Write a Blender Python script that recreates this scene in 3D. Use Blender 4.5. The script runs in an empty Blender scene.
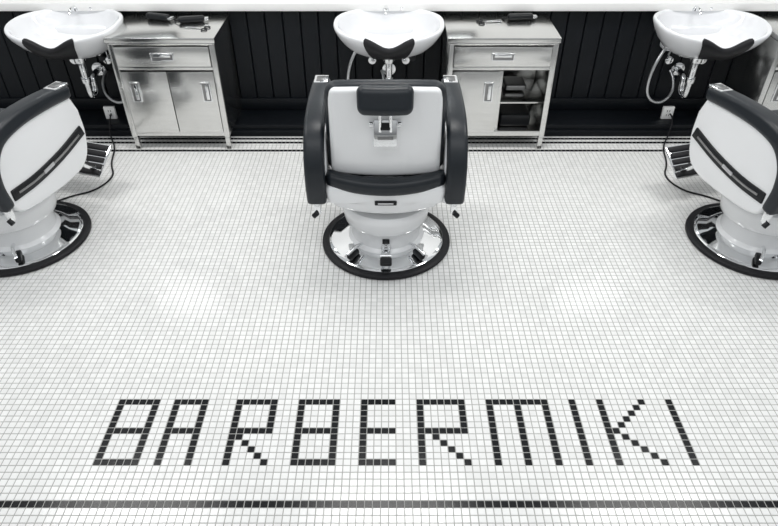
import bpy, bmesh, math, random
import numpy as np
from mathutils import Vector, Matrix
random.seed(4); np.random.seed(4)
sc=bpy.context.scene
sc.view_settings.view_transform='Standard'
D=math.radians

# ---------------------------------------------------------------- materials
def mat(name,col,rough=.4,metal=0,coat=0,spec=.5,noise=0,nscale=30,bump=0,stretch=None):
    m=bpy.data.materials.new(name); m.use_nodes=True
    nt=m.node_tree; b=nt.nodes['Principled BSDF']
    b.inputs['Base Color'].default_value=(*col,1)
    b.inputs['Roughness'].default_value=rough
    b.inputs['Metallic'].default_value=metal
    b.inputs['Coat Weight'].default_value=coat
    b.inputs['Coat Roughness'].default_value=.08
    b.inputs['Specular IOR Level'].default_value=spec
    if noise or bump:
        tc=nt.nodes.new('ShaderNodeTexCoord'); mp=nt.nodes.new('ShaderNodeMapping')
        if stretch: mp.inputs['Scale'].default_value=stretch
        n=nt.nodes.new('ShaderNodeTexNoise'); n.inputs['Scale'].default_value=nscale
        nt.links.new(tc.outputs['Object'],mp.inputs[0]); nt.links.new(mp.outputs[0],n.inputs['Vector'])
        if noise:
            mr=nt.nodes.new('ShaderNodeMapRange'); mr.inputs['To Min'].default_value=1-noise; mr.inputs['To Max'].default_value=1+noise*.4
            mx=nt.nodes.new('ShaderNodeMix'); mx.data_type='RGBA'; mx.blend_type='MULTIPLY'; mx.inputs['Factor'].default_value=1
            mx.inputs[6].default_value=(*col,1)
            nt.links.new(n.outputs['Fac'],mr.inputs['Value']); nt.links.new(mr.outputs[0],mx.inputs[7])
            nt.links.new(mx.outputs[2],b.inputs['Base Color'])
        if bump:
            bp=nt.nodes.new('ShaderNodeBump'); bp.inputs['Strength'].default_value=bump; bp.inputs['Distance'].default_value=.002
            nt.links.new(n.outputs['Fac'],bp.inputs['Height']); nt.links.new(bp.outputs[0],b.inputs['Normal'])
    return m
M_white=mat('white_gloss_plastic',(.86,.87,.88),.25,coat=.3,noise=.03,nscale=4)
M_black=mat('black_leather',(.012,.016,.021),.38,spec=.4,noise=.2,nscale=60,bump=.15)
M_blackp=mat('black_plastic',(.008,.009,.011),.35,spec=.3)
M_rubber=mat('black_rubber',(.010,.010,.012),.5,spec=.3)
M_chrome=mat('chrome',(.84,.85,.86),.05,metal=1)
M_steel=mat('brushed_steel',(.76,.76,.745),.22,metal=1,noise=.12,nscale=6,stretch=(1,1,14))
M_steeld=mat('steel_recess',(.3,.3,.3),.35,metal=1)
M_cera=mat('white_ceramic',(.86,.87,.89),.1,coat=.4)
M_wood=mat('black_painted_wood',(.006,.0078,.0105),.4,spec=.24,noise=.3,nscale=8,bump=.2,stretch=(8,8,1))
M_wall=mat('white_wall_paint',(.93,.93,.92),.5,noise=.02,nscale=3)
M_grout=mat('grout',(.40,.40,.385),.9,noise=.15,nscale=40)
M_label=mat('label_silver',(.6,.6,.62),.3,metal=1)
M_mirror=mat('mirror_glass',(.9,.92,.92),.02,metal=1)
M_hose=mat('metal_hose',(.62,.63,.64),.3,metal=1)
M_bt=mat('black_tile',(.005,.0062,.008),.2,spec=.25,noise=.3,nscale=20)
def tile_white():
    m=mat('white_tile',(.85,.86,.86),.16)
    nt=m.node_tree; b=nt.nodes['Principled BSDF']
    tc=nt.nodes.new('ShaderNodeTexCoord'); v=nt.nodes.new('ShaderNodeVectorMath'); v.operation='SNAP'
    v.inputs[1].default_value=(.0276,.0276,10)
    wn=nt.nodes.new('ShaderNodeTexWhiteNoise'); mr=nt.nodes.new('ShaderNodeMapRange')
    mr.inputs['To Min'].default_value=.80; mr.inputs['To Max'].default_value=.88
    cc=nt.nodes.new('ShaderNodeCombineColor')
    ad=nt.nodes.new('ShaderNodeVectorMath'); ad.operation='ADD'; ad.inputs[1].default_value=(1.078,-1.326,5)
    nt.links.new(tc.outputs['Object'],ad.inputs[0]); nt.links.new(ad.outputs[0],v.inputs[0])
    nt.links.new(v.outputs[0],wn.inputs['Vector']); nt.links.new(wn.outputs['Value'],mr.inputs['Value'])
    mm=nt.nodes.new('ShaderNodeMath'); mm.operation='MULTIPLY'; mm.inputs[1].default_value=.99
    nt.links.new(mr.outputs[0],cc.inputs[0]); nt.links.new(mr.outputs[0],cc.inputs[1])
    nt.links.new(mr.outputs[0],mm.inputs[0]); nt.links.new(mm.outputs[0],cc.inputs[2])
    nt.links.new(cc.outputs[0],b.inputs['Base Color'])
    return m
M_wt=tile_white()

# ---------------------------------------------------------------- helpers
def link(o,parent=None):
    sc.collection.objects.link(o)
    if parent: o.parent=parent
    return o
def empty(name,loc,rz=0):
    e=bpy.data.objects.new(name,None); e.empty_display_size=.1; e.location=loc; e.rotation_euler=(0,0,rz); return link(e)
def mk(name,verts,faces,m,parent=None,smooth=True,ang=38,bevel=0,seg=3):
    me=bpy.data.meshes.new(name); me.from_pydata([tuple(v) for v in verts],[],faces)
    bm=bmesh.new(); bm.from_mesh(me)
    bmesh.ops.remove_doubles(bm,verts=bm.verts,dist=1e-6)
    bmesh.ops.recalc_face_normals(bm,faces=bm.faces)
    if bevel:
        es=[e for e in bm.edges if len(e.link_faces)==2 and e.calc_face_angle(0)>D(30)]
        bmesh.ops.bevel(bm,geom=es,offset=bevel,segments=seg,affect='EDGES',profile=.5,clamp_overlap=True)
    bm.to_mesh(me); bm.free()
    if smooth:
        for p in me.polygons: p.use_smooth=True
        me.set_sharp_from_angle(angle=D(ang))
    me.materials.append(m)
    return link(bpy.data.objects.new(name,me),parent)
def box(name,c,s,m,parent=None,bevel=.003,rot=None,seg=2):
    hx,hy,hz=[q/2 for q in s]
    R=Matrix.Identity(3) if rot is None else __import__('mathutils').Euler(rot).to_matrix()
    vs=[R@Vector((x*hx,y*hy,z*hz))+Vector(c) for x in(-1,1) for y in(-1,1) for z in(-1,1)]
    f=[(0,1,3,2),(4,6,7,5),(0,4,5,1),(2,3,7,6),(0,2,6,4),(1,5,7,3)]
    return mk(name,vs,f,m,parent,bevel=bevel,seg=seg)
def rbox(name,c,s,r,m,parent=None,warp=None,mid=8,rot=None):
    """rounded box with dense grid, optional warp(p)->p in local coords before translation"""
    ax=[]
    for h in [q/2 for q in s]:
        i=h-r; L=[-i-r*math.tan(D(a)) for a in(45,34,22,11)]
        L+=[ -i+2*i*k/mid for k in range(mid+1)]
        L+=[ i+r*math.tan(D(a)) for a in(11,22,34,45)]
        ax.append(L)
    n=len(ax[0])-1; idx={}; vs=[]; fs=[]
    hin=[q/2-r for q in s]
    R=None if rot is None else __import__('mathutils').Euler(rot).to_matrix()
    def V(i,j,k):
        if (i,j,k) in idx: return idx[(i,j,k)]
        p=Vector((ax[0][i],ax[1][j],ax[2][k]))
        q=Vector([max(-hin[a],min(hin[a],p[a])) for a in range(3)])
        d=p-q
        if d.length>1e-9: p=q+d.normalized()*r
        if warp: p=Vector(warp(p))
        if R: p=R@p
        idx[(i,j,k)]=len(vs); vs.append(p+Vector(c)); return idx[(i,j,k)]
    for a in range(n):
        for b in range(n):
            for e in(0,n):
                fs.append((V(e,a,b),V(e,a+1,b),V(e,a+1,b+1),V(e,a,b+1)))
                fs.append((V(a,e,b),V(a+1,e,b),V(a+1,e,b+1),V(a,e,b+1)))
                fs.append((V(a,b,e),V(a+1,b,e),V(a+1,b+1,e),V(a,b+1,e)))
    return mk(name,vs,fs,m,parent,ang=60)
def lathe(name,prof,m,parent=None,c=(0,0,0),n=64,ang=40):
    vs=[];fs=[]
    for (r,z) in prof:
        for k in range(n):
            a=2*math.pi*k/n; vs.append((c[0]+r*math.cos(a),c[1]+r*math.sin(a),c[2]+z))
    for i in range(len(prof)-1):
        for k in range(n):
            fs.append((i*n+k,i*n+(k+1)%n,(i+1)*n+(k+1)%n,(i+1)*n+k))
    if prof[0][0]>1e-6: fs.append(tuple(range(n)))
    if prof[-1][0]>1e-6: fs.append(tuple((len(prof)-1)*n+k for k in range(n)))
    return mk(name,vs,fs,m,parent,ang=ang)
def tube(name,pts,r,m,parent=None,smooth=True,cyc=False):
    cu=bpy.data.curves.new(name,'CURVE'); cu.dimensions='3D'; cu.bevel_depth=r; cu.bevel_resolution=4; cu.use_fill_caps=True
    if smooth:
        s=cu.splines.new('NURBS'); s.points.add(len(pts)-1)
        for p,q in zip(s.points,pts): p.co=(*q,1)
        s.use_endpoint_u=True; s.order_u=3; s.resolution_u=8
    else:
        s=cu.splines.new('POLY'); s.points.add(len(pts)-1)
        for p,q in zip(s.points,pts): p.co=(*q,1)
    s.use_cyclic_u=cyc
    cu.materials.append(m)
    return link(bpy.data.objects.new(name,cu),parent)
def cyl(name,a,b,r,m,parent=None,n=32,bevel=.002):
    a=Vector(a);b=Vector(b); d=(b-a); q=d.to_track_quat('Z','Y').to_matrix()
    vs=[];
    for z in(0,d.length):
        for k in range(n):
            t=2*math.pi*k/n; vs.append(q@Vector((r*math.cos(t),r*math.sin(t),z))+a)
    fs=[(k,(k+1)%n,n+(k+1)%n,n+k) for k in range(n)]+[tuple(range(n)),tuple(range(n,2*n))]
    return mk(name,vs,fs,m,parent,bevel=bevel,seg=2)
def extr(name,prof,x0,x1,m,parent=None,bevel=.01,seg=3):
    n=len(prof)
    vs=[(x0,y,z) for y,z in prof]+[(x1,y,z) for y,z in prof]
    fs=[tuple(range(n)),tuple(range(n,2*n))]+[(k,(k+1)%n,n+(k+1)%n,n+k) for k in range(n)]
    return mk(name,vs,fs,m,parent,bevel=bevel,seg=seg,ang=35)
def smooth_line(pts,n=24):
    P=[Vector(p) for p in pts]; P=[P[0]*2-P[1]]+P+[P[-1]*2-P[-2]]; out=[]
    segs=len(P)-3; per=max(2,n//segs)
    for i in range(segs):
        p0,p1,p2,p3=P[i:i+4]
        for k in range(per):
            t=k/per
            out.append(.5*((2*p1)+(-p0+p2)*t+(2*p0-5*p1+4*p2-p3)*t*t+(-p0+3*p1-3*p2+p3)*t**3))
    out.append(P[-2]); return out
def ribbon_profile(pts,th,n=24):
    C=smooth_line(pts,n); up=[];dn=[]
    for i,p in enumerate(C):
        t=(C[min(i+1,len(C)-1)]-C[max(i-1,0)]).normalized(); nn=Vector((-t.y,t.x))
        h=th(i/(len(C)-1))/2 if callable(th) else th/2
        up.append(p+nn*h); dn.append(p-nn*h)
    return [(q.x,q.y) for q in up]+[(q.x,q.y) for q in reversed(dn)]

# ---------------------------------------------------------------- floor
TP=.0276; X0=-1.078; Y0=1.328
black=set()
def put(col,pat):
    for r,row in enumerate(pat):
        for c,ch in enumerate(row):
            if ch=='#': black.add((col+c,10-r))
B=['######']+['#....#']*4+['######']+['#....#']*4+['######']
A=['#####']+['#...#']*4+['#####']+['#...#']*5
R6=['######']+['#....#']*4+['######']+['#'+'.'*k+'#'+'.'*(4-k) for k in range(5)]
R7=['#######']+['#.....#']*4+['#######']+['#.'+'.'*k+'#'+'.'*(4-k) for k in range(5)]
E=['#####']+['#....']*4+['#####']+['#....']*4+['#####']
Mm=['#########']+['#...#...#']*10
I=['#']*11
K=['#'+'.'*(5-k)+'#'+'.'*k for k in range(6)]+['#'+'.'*(k+1)+'#'+'.'*(4-k) for k in range(5)]
for col,p in((0,B),(8,A),(17,R6),(26,B),(35,E),(43,R7),(53,Mm),(65,I),(69,K),(79,I)): put(col,p)
rowof=lambda y: int(math.floor((y-Y0)/TP))
stripes={rowof(1.190),rowof(3.84),rowof(3.81),rowof(3.70)}
imin=int((-4.3-X0)/TP); imax=int((4.3-X0)/TP); jmin=rowof(-.3); jmax=rowof(3.93)
vs=[];fs=[];mi=[]
h=TP/2-.0012; bv=.0009
for i in range(imin,imax):
    for j in range(jmin,jmax):
        cx=X0+(i+.5)*TP; cy=Y0+(j+.5)*TP
        ax_,ay_=np.random.normal(0,.005,2)
        b0=len(vs)
        for (sx,sy) in((-1,-1),(1,-1),(1,1),(-1,1)):
            vs.append((cx+sx*(h-bv),cy+sy*(h-bv),sx*h*ax_+sy*h*ay_))
        for (sx,sy) in((-1,-1),(1,-1),(1,1),(-1,1)):
            vs.append((cx+sx*h,cy+sy*h,-.0018))
        fs.append((b0,b0+1,b0+2,b0+3))
        for k in range(4):
            fs.append((b0+k,b0+4+k,b0+4+(k+1)%4,b0+(k+1)%4))
        bl=1 if ((i,j) in black or j in stripes) else 0
        mi+= [bl]*5
g0=len(vs)
vs+=[(-4.5,-3.5,-.0011),(4.5,-3.5,-.0011),(4.5,4.15,-.0011),(-4.5,4.15,-.0011),(-4.5,-3.5,-.1),(4.5,-3.5,-.1),(4.5,4.15,-.1),(-4.5,4.15,-.1)]
fs+=[(g0,g0+1,g0+2,g0+3),(g0+4,g0+7,g0+6,g0+5),(g0,g0+4,g0+5,g0+1),(g0+1,g0+5,g0+6,g0+2),(g0+2,g0+6,g0+7,g0+3),(g0+3,g0+7,g0+4,g0)]
mi+=[2]*6
me=bpy.data.meshes.new('floor'); me.from_pydata(vs,[],fs)
for m in(M_wt,M_bt,M_grout): me.materials.append(m)
me.polygons.foreach_set('material_index',mi); me.update()
link(bpy.data.objects.new('floor',me))

# ---------------------------------------------------------------- wall
WY=4.15
box('wall_back',(0,WY+.12,1.4),(9,.16,2.8),M_wall,bevel=0)
pan=empty('trim_1',(0,WY,0))
bw=.112; x=-4.48; vs=[];fs=[]
while x<4.48:
    b0=len(vs); e=.005
    pr=[(x,.03),(x,.006),(x+e,0),(x+bw-e,0),(x+bw,.006),(x+bw,.03)]
    for z in(.0,.755):
        for px,py in pr: vs.append((px,py,z))
    n=6
    fs+=[(b0+k,b0+k+1,b0+n+k+1,b0+n+k) for k in range(5)]
    fs.append(tuple(b0+n+k for k in range(n)))
    x+=bw+.003
mk('panelling',vs,fs,M_wood,pan,smooth=False)
box('panelling_back',(0,.034,.375),(8.96,.008,.75),M_wood,pan,bevel=0)
box('trim_2',(0,WY-.005,.785),(8.96,.09,.05),M_wall,bevel=.004)
bb=empty('baseboard_back',(0,WY,0))
box('plinth',(0,-.122,.038),(8.96,.244,.076),M_wood,bb,bevel=.004)
box('plinth_strip',(0,-.256,.022),(8.96,.024,.044),M_wood,bb,bevel=.004)
box('wall_strip',(0,-.010,.12),(8.96,.018,.085),M_wood,bb,bevel=.004)
for cx in(-1.92,0,1.92):
    mr=empty('wall_mirror',(cx,WY+.03,1.55))
    box('glass',(0,-.008,0),(1.0,.012,1.1),M_mirror,mr,bevel=.001)
    for s in(-1,1):
        box('frame_side',(s*.515,-.01,0),(.03,.03,1.16),M_blackp,mr)
        box('frame_rail',(0,-.01,s*.565),(1.0,.03,.03),M_blackp,mr)

# ---------------------------------------------------------------- cabinets
def cabinet(x0,x1,opened):
    w=x1-x0; d=.445; yf=3.70
    c=empty('steel_cabinet',((x0+x1)/2,yf+d/2,0)); hw=w/2; hd=d/2; t=.012
    zb,zt=.095,.70
    box('worktop',(0,0,zt+.015),(w+.012,d+.006,.03),M_steel,c,bevel=.004)
    for s in(-1,1): box('side_panel',(s*(hw-t/2),.004,(zb+zt)/2),(t,d-.012,zt-zb),M_steel,c,bevel=.002)
    box('back_panel',(0,hd-.012,(zb+zt)/2),(w-.03,.01,zt-zb),M_steel,c,bevel=0)
    box('bottom_panel',(0,0,zb+.008),(w-.01,d-.012,.016),M_steel,c,bevel=.002)
    box('mid_rail',(0,-hd+.02,.545),(w-.02,.03,.022),M_steel,c)
    box('top_rail',(0,-hd+.02,.692),(w-.02,.03,.014),M_steel,c)
    box('base_rail',(0,-hd+.014,zb+.018),(w-.02,.018,.036),M_steel,c)
    for s in(-1,1): box('stile',(s*(hw-.018),-hd+.012,.39),(.034,.02,.6),M_steel,c,bevel=.003)
    box('drawer_box',(0,-.03,.60),(w-.08,d-.12,.09),M_steeld,c,bevel=.002)
    box('drawer_front',(0,-hd-.001,.62),(w-.075,.018,.118),M_steel,c,bevel=.004)
    box('shelf',(0,.02,.30),(w-.03,d-.08,.012),M_steel,c)
    def handle(hx,hy,hz,sx,sz):
        for s in(-1,1):
            box('handle_frame',(hx+s*sx/2,hy-.004,hz),(.008,.01,sz+.008),M_chrome,c,bevel=.002)
            box('handle_frame',(hx,hy-.004,hz+s*sz/2),(sx,.01,.008),M_chrome,c,bevel=.002)
        box('handle_recess',(hx,hy-.001,hz),(sx-.006,.004,sz-.006),M_steeld,c,bevel=0)
        if sx>sz: box('handle_lip',(hx,hy-.008,hz+sz*.18),(sx*.8,.01,sz*.4),M_chrome,c,bevel=.002)
        else: box('handle_lip',(hx+sx*.12,hy-.008,hz),(sx*.4,.01,sz*.8),M_chrome,c,bevel=.002)
    handle(.0,-hd-.010,.622,.13,.04)
    dw=(w-.07)/2
    box('sliding_door',(-dw/2,-hd+.004,.325),(dw-.004,.012,.40),M_steel,c,bevel=.003)
    if opened:
        handle(-.065,-hd-.002,.40,.05,.12)
        box('sliding_door_behind',(-dw/2+.02,-hd+.022,.325),(dw,.010,.40),M_steel,c,bevel=.003)
        rbox('folded_towel',(dw*.5,.06,.335),(.14,.16,.04),.015,M_steeld,c)
        rbox('dark_bottle_tray',(dw*.5,.0,.155),(.2,.24,.08),.015,M_blackp,c)
    else:
        box('sliding_door',(dw/2,-hd+.006,.325),(dw-.004,.012,.40),M_steel,c,bevel=.003)
        handle(-dw+.07,-hd-.002,.40,.05,.12); handle(dw-.06,-hd,.40,.05,.12)
    for s in(-1,1):
        box('leg_front',(s*(hw-.02),-hd+.02,.05),(.03,.03,.10),M_steel,c,bevel=.003)
        box('leg_back',(s*(hw-.02),hd-.03,.088),(.03,.03,.022),M_steel,c,bevel=.003)
    return c
cabinet(-1.665,-1.03,False); cabinet(.35,1.005,True); cabinet(2.30,2.94,False)

# ---------------------------------------------------------------- sinks
def sink(cx,hs):
    S=empty('shampoo_basin',(cx,WY,0)); cy=-.272; Z=.765
    a,b=.335,.268
    def P(u,sc_,dz,sh=0,off=0):
        c_,s_=math.cos(u),math.sin(u); n=2.5
        x=a*sc_*math.copysign(abs(c_)**(2/n),c_); y=b*sc_*math.copysign(abs(s_)**(2/n),s_)
        if s_>0: y*= .98
        # narrow towards the front
        x*=1-.10*max(0,-s_)**2
        fr=max(0,-s_)
        w=max(0,1+dz/.16)
        z=Z+dz-.03*fr*w-.055*math.exp(-(x/.10)**2)*(fr**4)*w*(1 if sc_>.6 else 0)
        return Vector((x,cy+y+sh,z))
    rings=[(.06,-.215,.05),(.3,-.212,.05),(.52,-.195,.045),(.72,-.155,.03),(.86,-.10,.015),(.95,-.05,.003),(.99,-.02,0),(1,-.006,0),(.99,.004,0),(.965,.008,0),(.935,.004,0),(.915,-.008,0),(.89,-.03,0),(.84,-.07,0),(.72,-.12,.005),(.5,-.155,.01),(.25,-.168,.01),(.05,-.172,.01)]
    n=80; vs=[];fs=[]
    for r in rings:
        for k in range(n): vs.append(P(2*math.pi*k/n,*r))
    for i in range(len(rings)-1):
        for k in range(n): fs.append((i*n+k,i*n+(k+1)%n,(i+1)*n+(k+1)%n,(i+1)*n+k))
    fs.append(tuple(range(n))); fs.append(tuple((len(rings)-1)*n+k for k in range(n)))
    mk('bowl',vs,fs,M_cera,S,ang=70)
    # neck rest pad following the front lip
    pr=rings[3:14]; vs=[];fs=[]; m_=18
    for j,r in enumerate(pr):
        half=.36+.05*math.sin(j/len(pr)*math.pi)
        for k in range(m_+1):
            u=-math.pi/2+(k/m_*2-1)*half; vs.append(P(u,*r))
    for i in range(len(pr)-1):
        for k in range(m_): fs.append((i*(m_+1)+k,i*(m_+1)+k+1,(i+1)*(m_+1)+k+1,(i+1)*(m_+1)+k))
    o=mk('neck_rest',vs,fs,M_rubber,S,ang=80)
    so=o.modifiers.new('s','SOLIDIFY'); so.thickness=.024; so.offset=0
    bvm=o.modifiers.new('b','BEVEL'); bvm.width=.006; bvm.segments=2
    # wall bracket, drain, pipes
    box('wall_bracket',(0,-.05,.60),(.34,.10,.16),M_cera,S,bevel=.02,seg=4)
    lathe('drain',[(0,.0),(.028,.0),(.03,.004),(.02,.006),(0,.005)],M_chrome,S,(0,cy+.01,Z-.171),n=24)
    cyl('tail_nut',(0,cy+.05,.56),(0,cy+.05,.50),.036,M_chrome,S)
    cyl('tail_pipe',(0,cy+.05,.52),(0,cy+.05,.34),.021,M_chrome,S)
    cyl('trap_nut',(0,cy+.05,.40),(0,cy+.05,.365),.03,M_chrome,S)
    tube('trap',[(0,cy+.05,.36),(0,cy+.05,.28),(0,cy+.07,.26),(0,cy+.12,.26),(0,cy+.14,.30),(0,cy+.14,.35),(0,cy+.17,.37),(0,-.002,.37)],.019,M_chrome,S)
    cyl('escutcheon',(0,-.012,.37),(0,-.001,.37),.045,M_chrome,S)
    for s in(-1,1):
        cyl('stop_valve',(s*.11,-.001,.46),(s*.11,-.07,.46),.014,M_chrome,S)
        cyl('valve_handle',(s*.11,-.06,.46),(s*.11,-.09,.46),.026,M_chrome,S)
        tube('supply_pipe',[(s*.11,-.05,.46),(s*.11,-.055,.52),(s*.10,-.10,.58)],.007,M_hose,S)
    box('lever_mixer',(.12,-.17,.545),(.10,.05,.035),M_chrome,S,bevel=.01)
    cyl('mixer_knob',(.15,-.20,.535),(.15,-.245,.53),.018,M_blackp,S)
    h=hs
    tube('spray_hose',[(h*.17,-.16,.60),(h*.22,-.20,.56),(h*.27,-.22,.42),(h*.26,-.22,.27),(h*.16,-.20,.20),(h*.05,-.14,.24),(h*.03,-.06,.33),(h*.05,-.01,.36)],.010,M_hose,S)
    # tap at back of the rim
    lathe('tap_base',[(.022,0),(.022,.012),(.014,.02),(.014,.03),(0,.03)],M_chrome,S,(-.02,-.04,Z),n=24)
    tube('tap_spout',[(-.02,-.04,Z+.02),(-.02,-.06,Z+.03),(-.02,-.13,Z+.02),(-.02,-.14,Z+.0)],.009,M_chrome,S)
    lathe('tap_knob',[(.015,0),(.018,.012),(.012,.024),(0,.024)],M_chrome,S,(.08,-.035,Z+.003),n=24)
sink(0,-1); sink(-1.96,1); sink(1.95,-1)

# ---------------------------------------------------------------- barber chairs
def chair(X,Y,rz):
    C=empty('barber_chair',(X,Y,0),rz)
    # base
    lathe('base_rim',[(.28,.001),(.332,.001),(.338,.008),(.336,.020),(.326,.027),(.306,.030),(.298,.026)],M_rubber,C)
    lathe('base_plate',[(.29,.004),(.302,.026),(.296,.031),(.28,.034),(.24,.045),(.21,.055),(.0,.058)],M_chrome,C)
    lathe('pump_cover_lower',[(.195,.05),(.197,.058),(.188,.068),(.18,.075),(.176,.15),(.178,.165),(.1,.17)],M_white,C)
    lathe('pump_cover_upper',[(.15,.16),(.2,.168),(.212,.178),(.216,.20),(.224,.235),(.230,.270),(.222,.285),(.12,.295)],M_white,C)
    lathe('pump_column',[(.075,.26),(.075,.345)],M_chrome,C)
    lathe('swivel_plate',[(.17,.318),(.18,.324),(.18,.345),(.17,.35)],M_blackp,C)
    # pedal & brake parts (rear)
    for s in(-1,1):
        tube('pedal_arm',[(s*.014,-.17,.085),(s*.016,-.24,.10),(s*.02,-.30,.085)],.008,M_chrome,C)
        box('base_clip',(s*.165,-.20,.062),(.03,.07,.03),M_blackp,C,bevel=.008,rot=(D(8),0,s*D(38)))
        tube('brake_lever',[(s*.12,-.165,.10),(s*.15,-.205,.12),(s*.19,-.235,.085)],.009,M_chrome,C)
    rbox('pedal_pad',(0,-.295,.088),(.058,.055,.022),.009,M_blackp,C)
    cyl('pedal_roller',(-.03,-.265,.10),(.03,-.265,.10),.010,M_chrome,C)
    cyl('pedal_hub',(0,-.16,.095),(0,-.20,.092),.026,M_chrome,C)
    box('pedal_slot',(0,-.180,.115),(.036,.012,.045),M_blackp,C,bevel=.004)
    # seat body
    def wb(p):
        t=(.085-p.z)/.17; k=1-.13*max(0,t)**2
        return (p.x*k,p.y*(1-.14*max(0,t)**2),p.z+(.04*(p.x/.26)**2 if p.z<0 else 0))
    rbox('seat_shell',(0,-.01,.425),(.545,.585,.18),.030,M_white,C,warp=wb)
    rbox('seat_cushion',(0,.04,.55),(.49,.50,.11),.04,M_black,C,warp=lambda p:(p.x,p.y,p.z+(.012*math.cos(p.x*6) if p.z>0 else 0)))
    # rear roll
    def wr(p):
        return (p.x,p.y+.05*(p.x/.27)**2,p.z+.022*(p.x/.27)**2)
    rbox('rear_roll',(0,-.292,.512),(.545,.075,.078),.032,M_black,C,warp=wr,mid=14)
    box('name_plate',(0,-.2985,.430),(.10,.010,.022),M_blackp,C,bevel=.003)
    box('name_plate_text',(0,-.3045,.430),(.07,.002,.007),M_label,C,bevel=0)
    # backrest: white shell + black cushion in front
    def wback():
        def f(p):
            t=(p.z+.24)/.48
            k=1.03-.05*t-.13*max(0,t-.82)**2*18
            y=p.y-.20*(p.z)+.30*(p.x)**2*1.6
            z=p.z-.25*p.x**2*max(0,t)
            return (p.x*k,y,z)
        return f
    rbox('backrest_shell',(0,-.275,.765),(.475,.045,.45),.021,M_white,C,warp=wback(),mid=14)
    rbox('backrest_cushion',(0,-.225,.765),(.515,.085,.465),.040,M_black,C,warp=wback(),mid=14)
    # headrest + bracket
    rbox('headrest',(0,-.345,.945),(.225,.105,.115),.030,M_black,C,warp=lambda p:(p.x*(1+.25*p.z),p.y+.5*p.x**2,p.z+.3*p.x**2),rot=(D(-18),0,0))
    box('headrest_bracket',(0,-.322,.79),(.098,.016,.115),M_chrome,C,bevel=.005,rot=(D(-11),0,0))
    box('bracket_slot',(0,-.332,.825),(.04,.01,.03),M_blackp,C,bevel=.002,rot=(D(-11),0,0))
    box('bracket_latch',(0,-.333,.775),(.066,.010,.018),M_steeld,C,bevel=.003,rot=(D(-11),0,0))
    for s in(-1,1):
        tube('headrest_post',[(s*.022,-.325,.80),(s*.022,-.345,.88),(s*.022,-.345,.92)],.007,M_chrome,C)
        cyl('bracket_knob',(s*.05,-.33,.835),(s*.066,-.33,.835),.012,M_chrome,C)
    # arms
    pad=ribbon_profile([(.28,.755),(.12,.765),(-.06,.76),(-.19,.725),(-.262,.645),(-.285,.54),(-.27,.42)],lambda t:.062+.012*math.sin(t*math.pi),n=36)
    panel=[(.27,.73),(-.15,.735),(-.24,.65),(-.262,.54),(-.25,.42),(-.17,.36),(.12,.355),(.25,.40),(.30,.52),(.30,.65)]
    panel=[(q.x,q.y) for q in smooth_line(panel,36)]
    for s in(-1,1):
        xa,xb=sorted((s*.268,s*.357))
        extr('arm_pad',pad,xa,xb,M_black,C,bevel=.018)
        xa,xb=sorted((s*.262,s*.345))
        extr('arm_panel',panel,xa,xb,M_white,C,bevel=.014)
        ins=ribbon_profile([(.275,.555),(.10,.505),(-.08,.475),(-.235,.47)],.055,n=12)
        xa,xb=sorted((s*.33,s*.353))
        extr('panel_inset',ins,xa,xb,M_blackp,C,bevel=.005)
        ins2=ribbon_profile([(.24,.543),(.10,.505),(-.08,.475),(-.20,.472)],.010,n=12)
        xa,xb=sorted((s*.345,s*.3555))
        extr('inset_trim',ins2,xa,xb,M_steeld,C,bevel=.001)
        box('inset_label',(s*.356,.0,.49),(.003,.07,.018),M_label,C,bevel=0,rot=(D(10),0,0))
        box('arm_tip_plate',(s*.3125,.240,.790),(.068,.09,.012),M_chrome,C,bevel=.004)
        box('arm_tip_inset',(s*.3125,.240,.796),(.044,.055,.006),M_steeld,C,bevel=.002)
        box('recline_lever',(s*.315,-.262,.385),(.03,.03,.07),M_chrome,C,bevel=.006)
        cyl('lever_knob',(s*.315,-.28,.365),(s*.335,-.28,.345),.012,M_blackp,C)
    # footrest
    rbox('calf_pad',(0,.315,.40),(.40,.05,.24),.022,M_black,C,rot=(D(14),0,0))
    for s in(-1,1):
        tube('footrest_arm',[(s*.15,.28,.37),(s*.15,.38,.28),(s*.15,.46,.19),(s*.15,.52,.19)],.013,M_chrome,C)
    FR=(D(38),0,0); Rm=Matrix.Rotation(D(38),3,'X')
    box('footrest_plate',(0,.52,.215),(.40,.20,.018),M_chrome,C,bevel=.007,rot=FR)
    for k in range(5):
        p=Rm@Vector((0,-.076+k*.038,.013)); box('footrest_grip',(0,.52+p.y,.215+p.z),(.38,.030,.010),M_rubber,C,bevel=.002,rot=FR)
    return C
chair(-.015,2.70,0); chair(-1.95,2.72,D(-17)); chair(1.935,2.70,D(17))

# ---------------------------------------------------------------- outlets + cables
for (ox,sgn) in((-1.90,1),(1.90,-1)):
    o=empty('wall_outlet',(ox,WY-.15,.076))
    box('plate',(0,0,.045),(.075,.02,.088),M_wall,o,bevel=.003)
    for z in(.03,.06):
        for s in(-1,1): box('slot',(s*.008,-.0105,z),(.003,.002,.014),M_blackp,o,bevel=0)
    c=tube('power_cable',[(ox+.01,WY-.17,.12),(ox+.02,WY-.22,.12),(ox+sgn*.02,WY-.30,.02),(ox+sgn*.10,3.72,.006),(ox+sgn*.14,3.5,.006),(ox+sgn*.22,3.35,.006),(ox+sgn*.16,3.18,.006),(ox+sgn*.02,3.12,.006),(ox-sgn*.05,3.02,.012)],.005,M_rubber)

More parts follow.
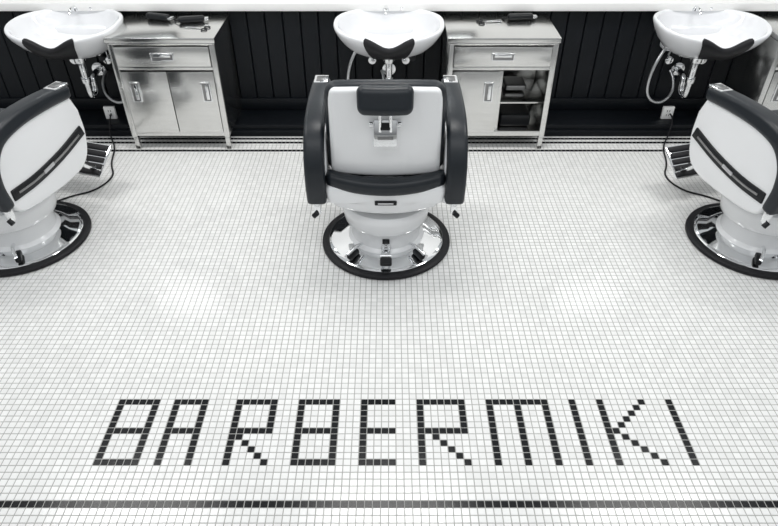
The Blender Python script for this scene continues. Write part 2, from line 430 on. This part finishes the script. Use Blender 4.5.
# ---------------------------------------------------------------- tools on cabinets
def clipper(x,y,rz,z=.731):
    o=empty('hair_clipper',(x,y,z),rz)
    rbox('body',(0,0,.019),(.16,.045,.036),.016,M_blackp,o,warp=lambda p:(p.x,p.y*(1-1.2*p.x),p.z))
    box('blade',(.09,0,.018),(.025,.04,.012),M_chrome,o,bevel=.002)
    tube('cord',[(-.08,0,.015),(-.10,.01,.005),(-.11,.04,.005),(-.06,.055,.005),(.04,.05,.005),(.08,.06,.005)],.003,M_blackp,o)
def scissors(x,y,rz,z=.731):
    o=empty('scissors',(x,y,z),rz)
    for s in(-1,1):
        box('blade',(.05,s*.006,.005+s*.001),(.10,.010,.003),M_chrome,o,bevel=.001,rot=(0,0,s*D(6)))
        ring=[(-.035+.018*math.cos(t),s*.022+.016*math.sin(t),.005) for t in [k*math.pi/6 for k in range(12)]]
        tube('handle',ring,.0035,M_blackp,o,cyc=True)
clipper(-1.22,3.98,.2); clipper(-1.44,4.03,-.3); scissors(-1.14,3.86,2.9)
clipper(.82,4.03,.1); scissors(.60,3.98,.2)

# ---------------------------------------------------------------- light
w=bpy.data.worlds.new('w'); sc.world=w; w.use_nodes=True; nt=w.node_tree
bg=nt.nodes['Background']; tc=nt.nodes.new('ShaderNodeTexCoord'); sp=nt.nodes.new('ShaderNodeSeparateXYZ'); cr=nt.nodes.new('ShaderNodeValToRGB')
mr=nt.nodes.new('ShaderNodeMapRange'); mr.inputs['From Min'].default_value=-1
nt.links.new(tc.outputs['Generated'],sp.inputs[0]); nt.links.new(sp.outputs['Z'],mr.inputs['Value']); nt.links.new(mr.outputs[0],cr.inputs[0]); nt.links.new(cr.outputs[0],bg.inputs[0])
e=cr.color_ramp.elements; e[0].position=.4; e[0].color=(.10,.11,.12,1); e[1].position=1; e[1].color=(.95,.98,1,1)
a=e.new(.50); a.color=(.50,.51,.52,1); a=e.new(.68); a.color=(.88,.91,.93,1)
bg.inputs[1].default_value=.61
def area(name,loc,size,en,target,col=(1,1,1)):
    l=bpy.data.lights.new(name,'AREA'); l.shape='RECTANGLE'; l.size,l.size_y=size; l.energy=en; l.color=col
    o=link(bpy.data.objects.new(name,l)); o.location=loc
    o.rotation_euler=(Vector(target)-Vector(loc)).to_track_quat('-Z','Y').to_euler()
for x in(-2.2,0,2.2): area('added_overhead_light',(x,2.9,3.1),(1.2,.5),28,(x,3.1,0),(1,.99,.97))  # unseen area lights added overhead for soft shadows under the chairs
area('added_overhead_light',(0,.6,3.1),(4,.6),27,(0,1.5,0),(.98,.99,1))  # wide unseen area light, added to light the near floor

# ---------------------------------------------------------------- camera
cd=bpy.data.cameras.new('camera'); cam=link(bpy.data.objects.new('camera',cd))
cd.sensor_width=36; cd.lens=630/778*36; cam.location=(0,0,2); cam.rotation_euler=(D(90-38.6),0,0)
sc.camera=cam
